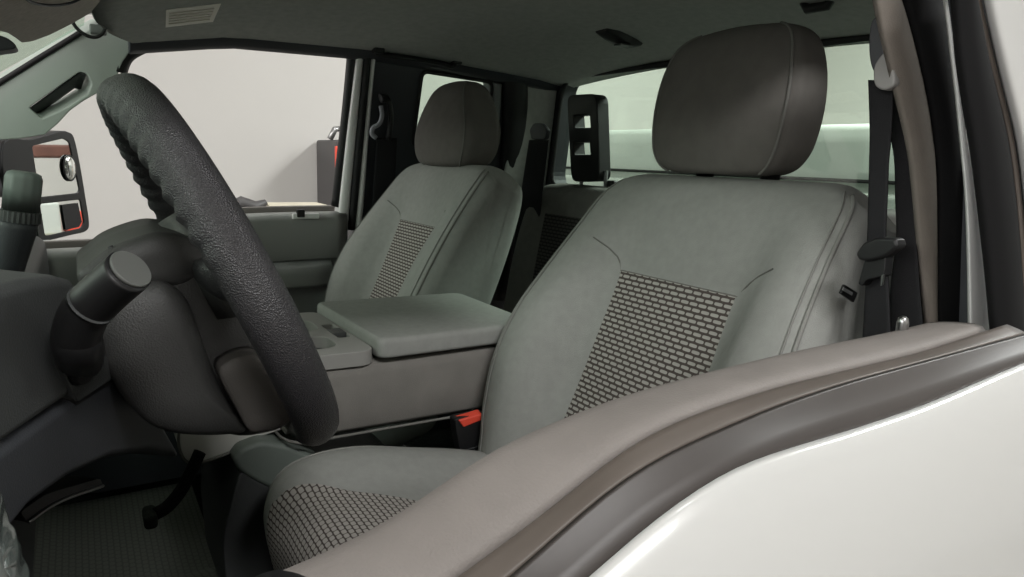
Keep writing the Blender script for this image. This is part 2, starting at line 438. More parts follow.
# panel
pan = [V(.80, .85, .25), V(.80, .85, .72)]+[V(.80, y, z-.02) for y, z in pbelt[3:]]+[V(.80, -.155, .25)]
G().prism(pan, (.05, 0, 0)).build('inner_panel', PANEL, pd, smooth=False)
# armrest ledge
rings = []
for y in np.linspace(.45, -.11, 10):
    w = .06*min(1, sm(-.115, -.06, y)+.3); z = .688
    rings.append([V(.80, y, z-.07), V(.80-w, y, z-.055), V(.80-w-.006, y, z-.02), V(.80-w+.005, y, z), V(.80, y, z+.012)])
G().loft(rings).build('armrest', PANEL, pd, bevel=.004)
# outer skin
G().box((.92, .35, .45), (.03, 1.05, .62)).build('outer_panel', PAINT, pd, bevel=.01)
# lock switch
lk = at(300, 216, x=.785)
G().box(lk+V(-.004, -.015, .0), (.012, .075, .016)).build('lock_bezel', JAMB, pd, bevel=.004)
G().box(lk+V(-.006, .0, .008), (.014, .022, .022)).build('lock_knob', BLACK, pd, bevel=.003)
# window frame: front / top / rear runs
top = cr([(120.5, 72), (123.5, 63), (128, 56), (137, 50), (152, 44), (180, 39.5), (230, 38.5), (280, 41.5), (335, 47), (346, 50), (352, 56), (352.5, 64), (347, 120), (341, 170), (337, 206)], 5)
g = G().tube([side(u, v, .01) for u, v in top], .0125, 10, flat=1.4)
g.build('window_frame', BLACK, pd)

# ================================================================== driver's door (foreground)
dd = empty('truck_door', (-.88, .3, .3), "driver's door in front, white outside with wide grey vinyl window ledge and rubber seals", 'truck door')
def prof(px, x): 
    P = [at(u, v, x=x) for u, v in px]; return sorted([(p.y, p.z) for p in P])
I_ = prof([(268, 577), (290, 566.5), (338, 548), (377, 528), (416, 504), (455, 474), (494, 449), (533, 431), (572, 415), (610, 400), (656, 386), (728, 367), (800, 350), (896, 331), (929, 322), (992, 314.5)], -.835)
S_ = prof([(451, 577), (494, 545), (533, 517), (572, 487), (608, 454), (656, 426), (704, 407), (776, 384), (848, 367), (920, 350), (999, 324)], -.885)
K_ = prof([(514, 577), (560, 535), (608, 492), (656, 461), (704, 439), (776, 408), (848, 384), (936, 360), (1024, 336)], -.905)
W_ = prof([(589, 577), (632, 535), (680, 499), (728, 468), (776, 451), (848, 430), (920, 406), (1024, 362)], -.925)
def zof(P, y):
    ys_, zs_ = zip(*P)
    if y > ys_[-1]:
        n_ = 3; sl = (zs_[-1]-zs_[-n_])/(ys_[-1]-ys_[-n_]); d = y-ys_[-1]
        return zs_[-1]+sl*d*math.exp(-d*6)
    if y < ys_[0]:
        sl = (zs_[2]-zs_[0])/(ys_[2]-ys_[0]); return zs_[0]+sl*(y-ys_[0])
    return interp(y, ys_, zs_)
def smooth_prof(P, N=60, y0=-.30, y1=.62):
    yy = np.linspace(y0, y1, N); zz = np.array([zof(P, y) for y in yy])
    for _ in range(3): zz[1:-1] = .25*zz[:-2]+.5*zz[1:-1]+.25*zz[2:]
    return lambda y: float(np.interp(y, yy, zz))
zI, zS, zK, zW = map(smooth_prof, (I_, S_, K_, W_))
def dstat(y0, n=56): return [y0+(.60-y0)*k/(n-1) for k in range(n)]
rings = []
for y in dstat(-.205):
    a, b = zI(y), zS(y); e = sm(-.205, -.18, y); e2 = .35+.65*e
    rings.append([V(-.79, y, a-.22), V(-.812, y, a-.05), V(-.822, y, a-.018*e2), V(-.829, y, a-.005), V(-.835, y, a), V(-.845, y, a*.85+b*.15+.002), V(-.858, y, a*.6+b*.4+.003), V(-.872, y, a*.28+b*.72+.003), V(-.880, y, a*.08+b*.92+.001), V(-.885, y, b-.004), V(-.885, y, b-.22)])
G().loft(rings).build('ledge_trim', VINYL, dd)
rings = []
for y in dstat(-.235):
    b, k = zS(y), zK(y)
    rings.append([V(-.884, y, b-.12), V(-.8845, y, b-.004), V(-.8875, y, b-.001), V(-.892, y, b*.75+k*.25), V(-.898, y, b*.42+k*.58+.001), V(-.902, y, b*.18+k*.82+.0015), V(-.9045, y, k+.001), V(-.9045, y, k-.12)])
G().loft(rings).build('inner_belt_seal', SEALG, dd)
rings = []
for y in dstat(-.245):
    k, w = zK(y), zW(y)
    rings.append([V(-.903, y, k-.12), V(-.9035, y, k-.006), V(-.905, y, k+.002), V(-.908, y, k+.001), V(-.911, y, k*.74+w*.26), V(-.918, y, k*.42+w*.58+.001), V(-.923, y, k*.1+w*.9+.001), V(-.925, y, w-.004), V(-.925, y, w-.12)])
G().loft(rings).build('outer_belt_seal', SEALD, dd)
rings = []
for y in dstat(-.26):
    w = zW(y); zc = .79-.02*(y/.5)
    rings.append([V(-.920, y, w-.1), V(-.9235, y, w-.006), V(-.926, y, w), V(-.931, y, w-.002), V(-.939, y, w-.012), V(-.948, y, w-.03), V(-.957, y, w-.055), V(-.966, y, w-.085), V(-.974, y, w-.12), V(-.979, y, w-.15), V(-.986, y, w-.19), V(-.988, y, w-.26), V(-.985, y, .25), V(-.95, y, .22), V(-.92, y, .25)])
G().loft(rings).build('outer_panel', PAINT, dd)
G().prism([V(-.80, -.2, .22), V(-.80, -.2, .66), V(-.80, .3, .62), V(-.80, .58, .5), V(-.80, .58, .22)], (-.06, 0, 0)).build('inner_panel', VINYL, dd, smooth=False)
# lock plunger on the ledge and its well
lp = at(902, 329, x=-.838)
G().tube([lp+V(0, 0, -.02), lp+V(0, 0, .006), lp+V(0, 0, .0105), lp+V(0, 0, .0125)], [.0052, .0054, .0044, .0015], 14).build('lock_plunger', CHROME, dd)
g = G().prism(rcd([at(u, v, x=-.836)+V(0, 0, .0) for u, v in [(908, 333), (940, 327), (938, 323.5), (908, 328)]], .002), (-.008, 0, .002)); g.build('lock_recess', DASHK, dd)
# rear upright of the window frame
fr_l = [(945, -40), (951, 0), (956, 60), (964, 110), (972, 160), (980, 225), (987, 290), (990, 325), (993, 350)]
fr_r = [(968, -40), (974, 0), (985, 50), (995, 90), (1005, 130), (1011, 165), (1017, 220), (1022, 290), (1024, 325), (1026, 350)]
def dfr(u, v): return at(u, v, n=(-math.cos(TUMB*.6), 0, math.sin(TUMB*.6)), p=(-.875, 0, .84))
strip(fr_l, fr_r, dfr, .02, .010, (-1, 0, 0), (.47, -.88, 0)).build('window_frame_seal', MATTE, dd)
gr = [(973, -40), (979, 0), (990, 50), (1000, 90), (1010, 130), (1016, 165), (1022, 220), (1027, 290), (1030, 350)]
strip(fr_r, gr, dfr, .02, .004, (-1, 0, 0), (.47, -.88, 0)).build('window_frame_lip', SEALG, dd)
wr = [(1040, -40), (1042, 0), (1048, 50), (1055, 90), (1063, 130), (1069, 165), (1076, 220), (1082, 290), (1087, 350), (1090, 400)]
gr = gr+[(1031, 400)]
strip([(a_-4, b_) for a_, b_ in gr], wr, lambda u, v: dfr(u, v)+V(-.008, 0, 0), .03, .010, (-1, 0, 0), (.47, -.88, 0)).build('window_frame', PAINT, dd)
rt_ = dfr(962, -40); run = [V(rt_.x+.004, rt_.y-.012, rt_.z-.02), V(rt_.x+.016, rt_.y-.005, rt_.z+.05), V(-.775, rt_.y+.05, 1.262), V(-.765, .10, 1.278), V(-.765, .34, 1.262), V(-.785, .50, 1.205), V(-.825, .80, 1.0), V(-.865, 1.02, .84)]
G().tube(cr(run, 5), .024, 12, flat=.8).build('window_frame_top', PAINT, dd)
# black corner cap at the front end of the ledge
g = G().prism(rcd([at(u, v, x=-.832) for u, v in [(240, 590), (252, 577), (270, 570), (300, 566), (311, 577), (318, 592)]], .006), (-.02, 0, .004))
g.build('corner_cap', BLACK, dd, bevel=.003)

# ================================================================== seats
class Shell:
    """padded seat body: a closed side profile (y, z, half width, bolster) swept across the width with rolled edges"""
    def __init__(s, ctrl, cx, r, b0, b1, nt=8):
        P = cr(ctrl, nt, closed=True); s.P = P; s.m = len(P); s.cx = cx; s.r = r; s.b0 = b0; s.b1 = b1; s.nt = nt
        s.N = []
        for i in range(s.m):
            t = P[(i+1) % s.m][:2]-P[i-1][:2]; t = t/np.hypot(*t); s.N.append(np.array([t[1], -t[0]]))
        c = np.mean([p[:2] for p in P], axis=0)
        if np.mean([s.N[i]@(P[i][:2]-c) for i in range(s.m)]) < 0: s.N = [-n for n in s.N]
    def pt(s, i, a, off=0, x=None):
        P = s.P[i]; w = P[2]
        X = a*w if x is None else x
        d = max(0, w-abs(X)); ins = 0
        if d < s.r: ins = s.r-math.sqrt(max(0, s.r**2-(s.r-d)**2))
        h = P[3]*sm(s.b0, s.b1, abs(X))-ins+off
        return V(s.cx+X, P[0]+s.N[i][0]*h, P[1]+s.N[i][1]*h)
    def body(s):
        A = [-1, -.995, -.98, -.955, -.92, -.87, -.8]+list(np.linspace(-.7, .7, 15))+[.8, .87, .92, .955, .98, .995, 1]
        return G().loft([[s.pt(i, a) for i in range(s.m)] for a in A])
    def patch(s, i0, i1, half, off=.002, nx=16):
        v = []; uv = []; f = []; arc = 0
        idx = list(range(i0, i1+1))
        for k, i in enumerate(idx):
            if k: arc += float(np.hypot(*(s.P[i][:2]-s.P[idx[k-1]][:2])))
            hw = half(k/(len(idx)-1))
            for j in range(nx+1):
                x = -hw+2*hw*j/nx; v.append(s.pt(i, 0, off, x)); uv.append((x+1, arc+1))
        n = nx+1
        for k in range(len(idx)-1):
            for j in range(nx): f.append((k*n+j, k*n+j+1, (k+1)*n+j+1, (k+1)*n+j))
        return v, f, uv

def back_profile(cy=-.29, cz=1.0, rec=20):
    t = math.radians(rec); d = np.array([-math.sin(t), math.cos(t)]); n = np.array([math.cos(t), math.sin(t)])
    def P(s, f, w, b): q = np.array([cy, cz])-d*s+n*f; return (q[0], q[1], w, b)
    return [P(.60, .03, .245, .02), P(.50, .02, .268, .055), P(.40, .008, .284, .076), P(.30, .002, .285, .072), P(.20, -.002, .268, .052), P(.12, -.004, .255, .03), P(.05, -.008, .245, .01), P(.012, -.022, .225, 0),
            P(-.004, -.062, .218, 0), P(.008, -.112, .23, 0), P(.05, -.138, .247, 0), P(.2, -.145, .255, 0), P(.4, -.135, .26, 0), P(.58, -.12, .255, 0), P(.63, -.05, .25, 0)]

def make_seat(cx, label, is_driver):
    t = empty('truck_seat', (cx, 0, .12), label, 'seat')
    sb = Shell(back_profile(), cx, .042, .115, .20)
    bk = sb.body().build('backrest', FAB, t)
    # woven insert: profile steps 0 .. insert top
    i1 = int(8*4.75)
    # find row where z is about .838 on the front
    rows = [i for i in range(0, 8*8) if sb.P[i][1] < .836]
    i1 = max(r for r in rows if r < 8*7)
    v, f, uv = sb.patch(2, i1, lambda k: .1165)
    org = origin(t)
    add_obj('woven_insert', [p-org for p in v], f, WEAVE, t, uv=uv)
    # seams
    for s_ in (1, -1):
        pts = [sb.pt(i, 0, .001, s_*.119) for i in range(2, i1+1, 2)]
        xs_ = [.119, .124, .133, .150, .178]
        for k, x in enumerate(xs_[1:]):
            i = min(i1+[1, 2, 3, 4, 4][k], 8*7); pts.append(sb.pt(i, 0, .0008, s_*x))
        G().tube(pts, .0012, 6).build('insert_seam', FABD, bk)
    G().tube([sb.pt(i1, 0, .001, x) for x in np.linspace(-.119, .119, 12)], .0013, 6).build('insert_seam', FABD, bk)
    for s_ in (1, -1):
        G().tube([sb.pt(i, s_*.945, .0015) for i in range(0, 8*7)], .0028, 8).build('piping', PIPE, bk)
        G().tube([sb.pt(i, s_*.905, .0008) for i in range(0, 8*7)], .0012, 6).build('stitching', PIPE, bk)
    # cushion
    ctrl = [(.25, .33, .25, 0), (.292, .39, .255, .0), (.305, .45, .258, .004), (.298, .505, .26, .012), (.262, .540, .262, .02), (.18, .543, .265, .024), (.08, .524, .262, .024), (-.04, .498, .258, .022),
            (-.14, .475, .25, .01), (-.19, .45, .255, 0), (-.16, .36, .25, 0), (.05, .32, .25, 0)]
    sc = Shell(ctrl, cx, .045, .13, .20)
    cu = sc.body().build('cushion', FAB, t)
    rows = [i for i in range(0, 8*8) if sc.P[i][0] > .02]; j1 = max(r for r in rows if r < 8*7)
    def half(k):
        i = int(2+k*(j1-2)); y = sc.P[i][0]; z = sc.P[i][1]
        if z < .51 and y > .25: return .192
        return interp(y, [.02, .10, .14, .215, .26, .285, .31], [.05, .06, .072, .125, .163, .182, .192])
    v, f, uv = sc.patch(4, j1, half)
    add_obj('woven_insert', [p-org for p in v], f, WEAVEC, t, uv=uv)
    for s_ in (1, -1): G().tube([sc.pt(i, s_*.945, .0015) for i in range(4, 8*8)], .003, 8).build('piping', PIPE, cu)
    # seat base with slide rails
    g = G().box((cx, .06, .27), (.44, .36, .13)); g.build('seat_base', BLACK, t, bevel=.02)
    g = G(); g.box((cx+.19, .05, .17), (.035, .46, .06)); g.build('slide_rail', BLACK, t, bevel=.004)
    g = G(); g.box((cx-.19, .05, .17), (.035, .46, .06)); g.build('slide_rail', BLACK, t, bevel=.004)
    # headrest
    zs_ = [(.990, .088, .026), (.995, .106, .036), (1.006, .121, .043), (1.03, .134, .048), (1.07, .140, .050), (1.11, .140, .048), (1.145, .134, .044), (1.175, .123, .037), (1.192, .106, .027), (1.201, .082, .016), (1.205, .05, .007)]
    hx, kw, kd, dz = (cx+.020, .97, .96, 0) if is_driver else (cx+.022, 1.12, 1.2, -.012)
    rings = []
    for z, w, d in cr(zs_, 3):
        yc = -.338-(z-1.0)*.10; r = []; z += dz; w *= kw; d *= kd
        if not is_driver: w *= 1-.34*sm(1.04, 1.20, z)
        for k in range(48):
            a = 2*math.pi*k/48; c_, s_ = math.cos(a), math.sin(a); e = .40
            X = w*math.copysign(abs(c_)**e, c_); Y = d*math.copysign(abs(s_)**e, s_)
            r.append(V(hx+X, yc+Y-.012*(1-(X/w)**2)*(-1 if s_ > 0 else 0), z))
        rings.append(r)
    hr = G().loft(rings).build('headrest', HEADF, t)
    for k in (5, 19):
        G().tube([r[k]+(r[k]-V(hx, -.335, r[k].z)).normalized()*.001 for r in rings[2:-3]], .0024, 8).build('headrest_piping', FABD, hr)
    for s_ in (1, -1):
        p = V(cx+s_*.062, -.345, .94); G().tube([p, p+V(0, -.006, .09)], .006, 10).build('headrest_post', CHROME, t)
        G().tube([V(cx+s_*.062, -.342, .985), V(cx+s_*.062, -.343, 1.006)], .014, 12).build('post_collar', BLACK, t)
    if is_driver:
        c = at(849, 291, x=-.727)
        q = [at(u, v, x=-.728) for u, v in [(842, 284), (855, 292), (851, 302), (838, 293)]]
        G().prism(q, (-.004, 0, 0)).build('airbag_tag', BLACK, t, bevel=.0012)
        q = [at(u, v, x=-.7325) for u, v in [(843, 287), (852.5, 292.5), (851.5, 295.5), (842, 290)]]
        G().prism(q, (-.0006, 0, 0)).build('airbag_tag_print', GREYP, t, smooth=False)
    return t
make_seat(-.455, "driver's grey cloth seat in front, its woven back panel and cushion nearest the window ledge", True)
make_seat(.455, 'passenger grey cloth seat beyond the centre armrest, smaller in view with a dark headrest', False)
# yellow tag under the passenger headrest
tg = [at(u, v, y=-.44) for u, v in [(411, 152), (420, 152), (421, 172), (412, 172)]]
tag(G().prism(tg, (0, -.01, 0)).build('hanging_tag', YELLOW, bevel=.002), 'small yellow tag showing behind the bottom of the passenger headrest', 'tag')

# ================================================================== centre console / armrest
cc = empty('centre_console', (0, .05, .3), 'grey padded centre armrest with closed lid and front cup tray between the seats', 'console')
# body
rings = []
for y in [-.20, -.19, -.15, -.05, .05, .12, .18, .225, .245, .255]:
    e = sm(-.205, -.17, y)*(1-sm(.2, .262, y)*.45); zt = .672; zb = .555+.004*(y+.2)
    w = .153
    rr = .018
    sec = [V(-w+.012, y, zb), V(-w, y, zb+.012), V(-w-.003, y, (zb+zt)/2), V(-w, y, zt-.02), V(-w+.004, y, zt-.006), V(-w+.012, y, zt), V(w-.012, y, zt), V(w, y, zt-.02), V(w, y, zb+.012), V(w-.012, y, zb)]
    cz_ = (zt+zb)/2
    rings.append([V(p.x*(.9+.1*e), p.y, cz_+(p.z-cz_)*(.55+.45*e)) for p in sec])
G().loft(rings).build('body', mat('console_cloth', (122, 119, 114), .85, bump=(700, .3), var=.08, varscale=20), cc)
G().tube([V(-.15, y, .5555+.004*(y+.2)-.002) for y in np.linspace(-.19, .235, 10)]+[V(-.14, .25, .5575), V(-.12, .258, .558), V(-.05, .262, .558), V(.1, .262, .558)], .0024, 8).build('piping', FABD, cc)
# lid
lid0 = [V(-.156, .102, .685), V(-.156, -.185, .685), V(.152, -.19, .685), V(.152, .102, .685)]
rings = []
for ins, z in [(.004, .679), (.001, .681), (0, .685), (0, .702), (.0015, .707), (.005, .7105), (.010, .712)]:
    q = [V(-.166+ins, .112-ins*.6, z), V(-.158+ins, -.195+ins, z), V(.154-ins, -.195+ins, z), V(.166-ins, .120-ins*.6, z)]
    rings.append(rcd(q, .018, 5))
G().loft(rings).build('lid', FAB, cc)
# front tray with cup holders and a latch slot
def tr(x, y): return V(x, y, .669)
outl = rcd([tr(-.158, .114), tr(.155, .120), tr(.150, .256), tr(-.152, .256)], .03, 6)
def rr4(x0, y0, x1, y1, r, z=0): return rcd([tr(x0, y0)+V(0, 0, z), tr(x1, y0)+V(0, 0, z), tr(x1, y1)+V(0, 0, z), tr(x0, y1)+V(0, 0, z)], r, 5)
cups = [(.005, .155, .098, .238), (-.115, .160, -.035, .238)]
slot = rr4(-.060, .124, .040, .145, .005)
G().prism(outl, (0, 0, .025), [rr4(*c_, .03) for c_ in cups]+[slot]).build('cup_tray', mat('tray_plastic', (146, 145, 141), .6, bump=(600, .2)), cc, bevel=.006)
for x0, y0, x1, y1 in cups:
    G().prism(rr4(x0-.001, y0-.001, x1+.001, y1+.001, .03, .0035), (0, 0, .0015)).build('cup_holder', BLACK, cc, smooth=False)
G().box((-.010, .1345, .674), (.10, .021, .003)).build('latch_slot', BLACK, cc, smooth=False)
G().box((-.018, .135, .690), (.040, .026, .012)).build('latch', DASH, cc, bevel=.004)

# centre seat cushion under the console
cs = empty('centre_seat', (0, .1, .2), 'low centre seat section under the armrest with stitched pale front lip', 'seat')
def lipz(y): return interp(y, [-.2, .25, .31, .36, .41], [.545, .575, .582, .575, .562])
px = [(262, 430), (183, 431), (179, 437), (179, 447), (184, 459), (193, 463), (210, 460), (235, 450), (255, 440), (268, 433)]
q = cr([at(u, v, x=-.10) for u, v in [(300, 420), (250, 418), (185, 422), (179, 432), (179, 447), (184, 459), (193, 463), (212, 459), (238, 449), (262, 437), (300, 425)]], 3)
q = [Vector(p) for p in q]
G().prism(q, (.22, 0, 0)).build('front_lip', mat('pale_lip_vinyl', (196, 196, 190), .6, bump=(500, .2)), cs, bevel=.012, bseg=4)
g = G().tube([p+V(-.001, 0, 0) for p in q[8:-4]], .0022, 6); g.build('stitching', FABD, cs)
q = [at(u, v, x=-.13) for u, v in [(232, 460), (240, 449), (262, 441), (292, 446), (325, 462), (330, 490), (300, 500), (262, 486), (240, 473)]]
G().prism(rc(q, .3, 4), (.24, 0, 0)).build('storage_cover', PILLAR if False else mat('dark_vinyl', (104, 112, 106), .55, bump=(500, .2)), cs, bevel=.02, bseg=4)
q = [at(u, v, x=-.125) for u, v in [(240, 470), (262, 484), (320, 490), (420, 470), (440, 560), (300, 640), (230, 620), (222, 540)]]
G().prism(rc(q, .2, 4), (.23, 0, 0)).build('storage_bin', DASH, cs, bevel=.015, bseg=3)

# seat belt buckle by the driver's cushion
bk = empty('belt_buckle', at(475, 440, x=-.185), "black seat belt buckle with red button beside driver's cushion", 'buckle')
def bu(u, v): return at(u, v, x=-.195)
q = [bu(*p) for p in [(455, 419), (484, 413), (492, 420), (497, 455), (492, 475), (462, 462), (456, 430)]]
G().prism(rc(q, .15, 3), (.022, 0, 0)).build('housing', BLACK, bk, bevel=.004)
c0, c1, c2, c3 = [bu(*p) for p in [(458, 420.5), (481, 413.5), (484, 419), (463, 427.5)]]
G().prism([p+V(-.003, 0, .0006) for p in (c0, c1, c2, c3)], (.016, 0, .004)).build('release_button', RED, bk, bevel=.0025)
g = G().tube([bu(465, 450)+V(-.0015, 0, 0), bu(481, 445)+V(-.0015, 0, 0)], .0008, 6); g.tube([bu(473, 448)+V(-.0015, 0, 0), bu(478, 458)+V(-.0015, 0, 0)], .0008, 6)
g.build('moulded_mark', DASH, bk)
G().tube([bu(478, 465)+V(.011, 0, 0), bu(480, 500)+V(.011, 0, -.05)], .012, 8, flat=.4).build('stalk', BLACK, bk)

# ================================================================== driver's seat belt
sbt = empty('seat_belt', at(880, 330, y=-.22), "driver's black seat belt hanging at the near door pillar with folded latch plate", 'seat belt')
def ribbon(L, Rr, place, th, inward):
    return strip(L, Rr, place, th, .0, inward)
pl = lambda dy: (lambda u, v: at(u, v, y=-.215+dy))
ribbon([(868, 80), (869.5, 130), (869, 160), (867, 240), (865, 290), (862, 345)], [(893, 80), (891, 130), (888, 160), (887, 190), (885, 240), (888, 290), (890, 345)], pl(0), .0025, (0, 1, 0)).build('webbing', WEB, sbt)
ribbon([(880, 80), (889, 130), (894, 160), (895, 200), (896, 240), (890, 290), (888, 345)], [(898, 80), (903, 130), (908, 160), (913, 210), (917, 260), (920, 300), (924, 345)], pl(-.03), .0025, (0, 1, 0)).build('webbing', WEB, sbt)
# upper guide ring and its height slider
q = cr([at(u, v, y=-.21) for u, v in [(869, 28), (873, 18), (880, 16), (884, 30), (884, 62), (878, 74), (871, 68), (868, 50)]], 4, closed=True)
G().prism([Vector(p) for p in q], (0, -.02, 0)).build('guide_slider', mat('slider_plastic', (74, 74, 78), .5), sbt, bevel=.004)
q = cr([at(u, v, y=-.2) for u, v in [(874, 66), (880, 56), (888, 52), (893, 70), (894, 84), (885, 90), (876, 87), (873, 78)]], 4, closed=True)
G().prism([Vector(p) for p in q], (0, -.012, 0)).build('guide_ring', mat('ring_plastic', (150, 148, 146), .5), sbt, bevel=.004)
# latch plate with the folded webbing
q = rc([at(u, v, y=-.195) for u, v in [(855, 254), (862, 243), (876, 237), (896, 238), (898, 247), (884, 258), (866, 262), (858, 260)]], .3, 4)
G().prism(q, (0, -.018, 0)).build('latch_grip', BLACK, sbt, bevel=.004)
q = rc([at(u, v, y=-.2) for u, v in [(865, 258), (886, 250), (885, 268), (884, 276), (866, 280), (862, 286), (858, 284)]], .2, 4)
G().prism(q, (0, -.014, 0)).build('latch_tongue', BLACK, sbt, bevel=.003)
q = rc([at(u, v, y=-.197) for u, v in [(881, 276), (883.5, 274), (882, 285), (880.5, 286)]], .2, 3)
G().prism(q, (0, -.003, 0)).build('latch_edge', CHROME, sbt, smooth=False)

# ------------------------------------------------ passenger belt and rear belt
ps = empty('seat_belt', side(383, 180), 'black seat belt with pale guide ring beside the passenger seat post', 'seat belt')
ribbon([(377, 138), (374, 180), (372, 230)], [(397, 138), (395, 180), (392, 230)], lambda u, v: side(u, v, -.05), .003, (-1, 0, 0)).build('webbing', WEB, ps)
G().tube([side(u, v, -.055) for u, v in cr([(381, 106), (382, 116), (379, 124), (373, 128), (372, 134), (376, 138)], 4)], .0065, 8).build('guide_ring', mat('ring_grey', (150, 152, 158), .45), ps)
G().tube([side(u, v, -.048) for u, v in cr([(380, 98), (388, 100), (391, 118), (388, 140)], 4)], .016, 8, flat=.5).build('guide_cover', BLACK, ps)
rs = empty('seat_belt', at(540, 135, y=-.72), 'black seat belt hanging from the rear corner left of the dark slotted headrest', 'seat belt')
ribbon([(529, 140), (520, 200), (507, 300), (504, 330)], [(548, 140), (541, 200), (530, 300), (526, 330)], lambda u, v: at(u, v, y=-.62), .003, (0, 1, 0)).build('webbing', WEB, rs)
q = rc([at(u, v, y=-.63) for u, v in [(529, 130), (533, 123), (541, 123), (547, 130), (545, 140), (531, 140)]], .3, 4)
G().prism(q, (0, -.015, 0)).build('guide_ring', DASHK, rs, bevel=.004)

# ================================================================== rear seat
rb = empty('rear_seat', (.4, -.65, .2), 'dark grey rear seat back with slotted black headrest under the rear window', 'seat')
ctrl = [(-.56, .45, .33, .01), (-.585, .60, .33, .02), (-.61, .75, .325, .02), (-.635, .88, .315, .01), (-.655, .925, .30, 0), (-.69, .935, .29, 0), (-.735, .92, .30, 0), (-.745, .75, .32, 0), (-.735, .45, .33, 0), (-.65, .40, .33, 0)]
s1 = Shell(ctrl, .262, .04, .19, .26)
o = s1.body().build('backrest', FABD, rb)
v, f, uv = s1.patch(0, 8*2+6, lambda k: .20, off=.003)
org = origin(rb)
add_obj('woven_insert', [p-org for p in v], f, weave('rear_weave', (80, 78, 76), (50, 48, 48), .0178, .0095), rb, uv=uv)
s2 = Shell(ctrl, -.42, .04, .19, .26); s2.body().build('backrest', FABD, rb)
# bench cushion
ctrl = [(-.35, .30, .68, 0), (-.33, .38, .68, 0), (-.335, .44, .68, 0), (-.37, .46, .68, 0), (-.45, .44, .68, 0), (-.53, .43, .66, 0), (-.55, .36, .66, 0), (-.45, .30, .66, 0)]
G().loft([[V(x, p[0]-.12, p[1]) for p in cr(ctrl, 4, closed=True)] for x in (-.68, -.3, .3, .68)]).build('cushion', FABD, rb)
# slotted headrest
def hp(u, v): return at(u, v, y=-.70)
outl = rcd([hp(566.5, 95), (hp(596.5, 93.5)), hp(599.5, 181), hp(571, 182)], .028, 6)
hs = []
for a, b in ((115.5, 128), (142.5, 155)):
    hs.append([hp(573, a), hp(589.5, a-.5), hp(590.3, b-.5), hp(574, b)])
G().prism(outl, (0, -.042, 0), hs).build('headrest', BLACK, rb, bevel=.008, bseg=3)
for u in (576, 600):
    p = hp(u, 178); G().tube([p+V(0, -.02, .02), p+V(0, -.02, -.06)], .0055, 8).build('headrest_post', GREYP, rb)
G().box(hp(605, 184)+V(0, -.03, .0), (.03, .03, .02)).build('post_release', BLACK, rb, bevel=.006)

# roof mounted coat hooks / lamp housing
dl = empty('dome_lamp', at(620, 38, z=1.3), 'black wedge shaped lamp housing under the roof ahead of the rear window', 'lamp')
c = at(620, 38, z=1.297)
rings = []
for k, (w, h) in enumerate([(.025, .006), (.032, .015), (.030, .020), (.026, .018), (.018, .005)]):
    y = c.y+.06-.03*k; zt = zliner(c.x, y)
    rings.append([V(c.x-w, y, zt+.004), V(c.x-w*.8, y, zt-h*.8), V(c.x-w*.3, y, zt-h), V(c.x+w*.3, y, zt-h), V(c.x+w*.8, y, zt-h*.8), V(c.x+w, y, zt+.004)])
G().loft(rings).build('housing', BLACK, dl, bevel=.004)
g = G().box(V(c.x-.01, c.y, zliner(c.x, c.y)-.0205), (.03, .03, .004)); g.build('lens', DASH, dl, bevel=.002)
dl2 = at(818, 3, z=1.29)
g = G().tube([V(dl2.x-.03, dl2.y, 1.300), V(dl2.x-.02, dl2.y, 1.283), V(dl2.x+.02, dl2.y, 1.283), V(dl2.x+.03, dl2.y, 1.300)], .009, 8)
tag(g.build('coat_hook', BLACK), "black coat hook under the roof above the driver's headrest", 'hook')

# ================================================================== sun visor, label, pull cord
VN, VP = (0, .091, .137), (.3, .572, 1.162)
def vs(u, v): return at(u, v, n=VN, p=VP)
sv = empty('sun_visor', vs(60, 20), 'woven grey sun visor lowered towards the windshield at upper left', 'sun visor')
q = [vs(*p) for p in [(-25, -14), (118, -14), (112, -2), (98, 9), (72, 24), (50, 35), (32, 42), (22, 43.5), (16, 39), (8, 34), (-25, 27)]]
G().prism(q, V(0, .0091, .0137)).build('visor_body', VISOR, sv, bevel=.004)
q = cr([vs(*p)+V(0, -.0007, -.0011) for p in [(20, -12), (27, -1), (40, 3.5), (55, 4.5), (70, 2), (82, -4), (88, -12)]], 5)
G().tube(q, .0022, 6).build('mirror_cover_seam', DASHK, sv)
G().tube([at(u, v, x=.5) for u, v in cr([(72, 20), (75, 26), (81, 32), (89, 36.5), (97, 37), (103, 33), (105, 28)], 4)], .0035, 8).build('pivot_wire', BLACK, sv)
G().box(at(98, 30, x=.52), (.02, .03, .02)).build('pivot_clip', GREYP, sv, bevel=.004)
rm = empty('rear_view_mirror', at(5, 44, x=-.02), 'edge of the dark rear view mirror at the left picture edge under visor', 'mirror')
q = cr([at(u, v, x=-.02) for u, v in [(-30, 36), (-10, 34), (4, 36.5), (13, 42), (16, 46.5), (13, 49), (0, 51), (-30, 56)]], 4)
G().prism([Vector(p) for p in q], (.05, .0, 0)).build('housing', DASHK, rm, bevel=.004)
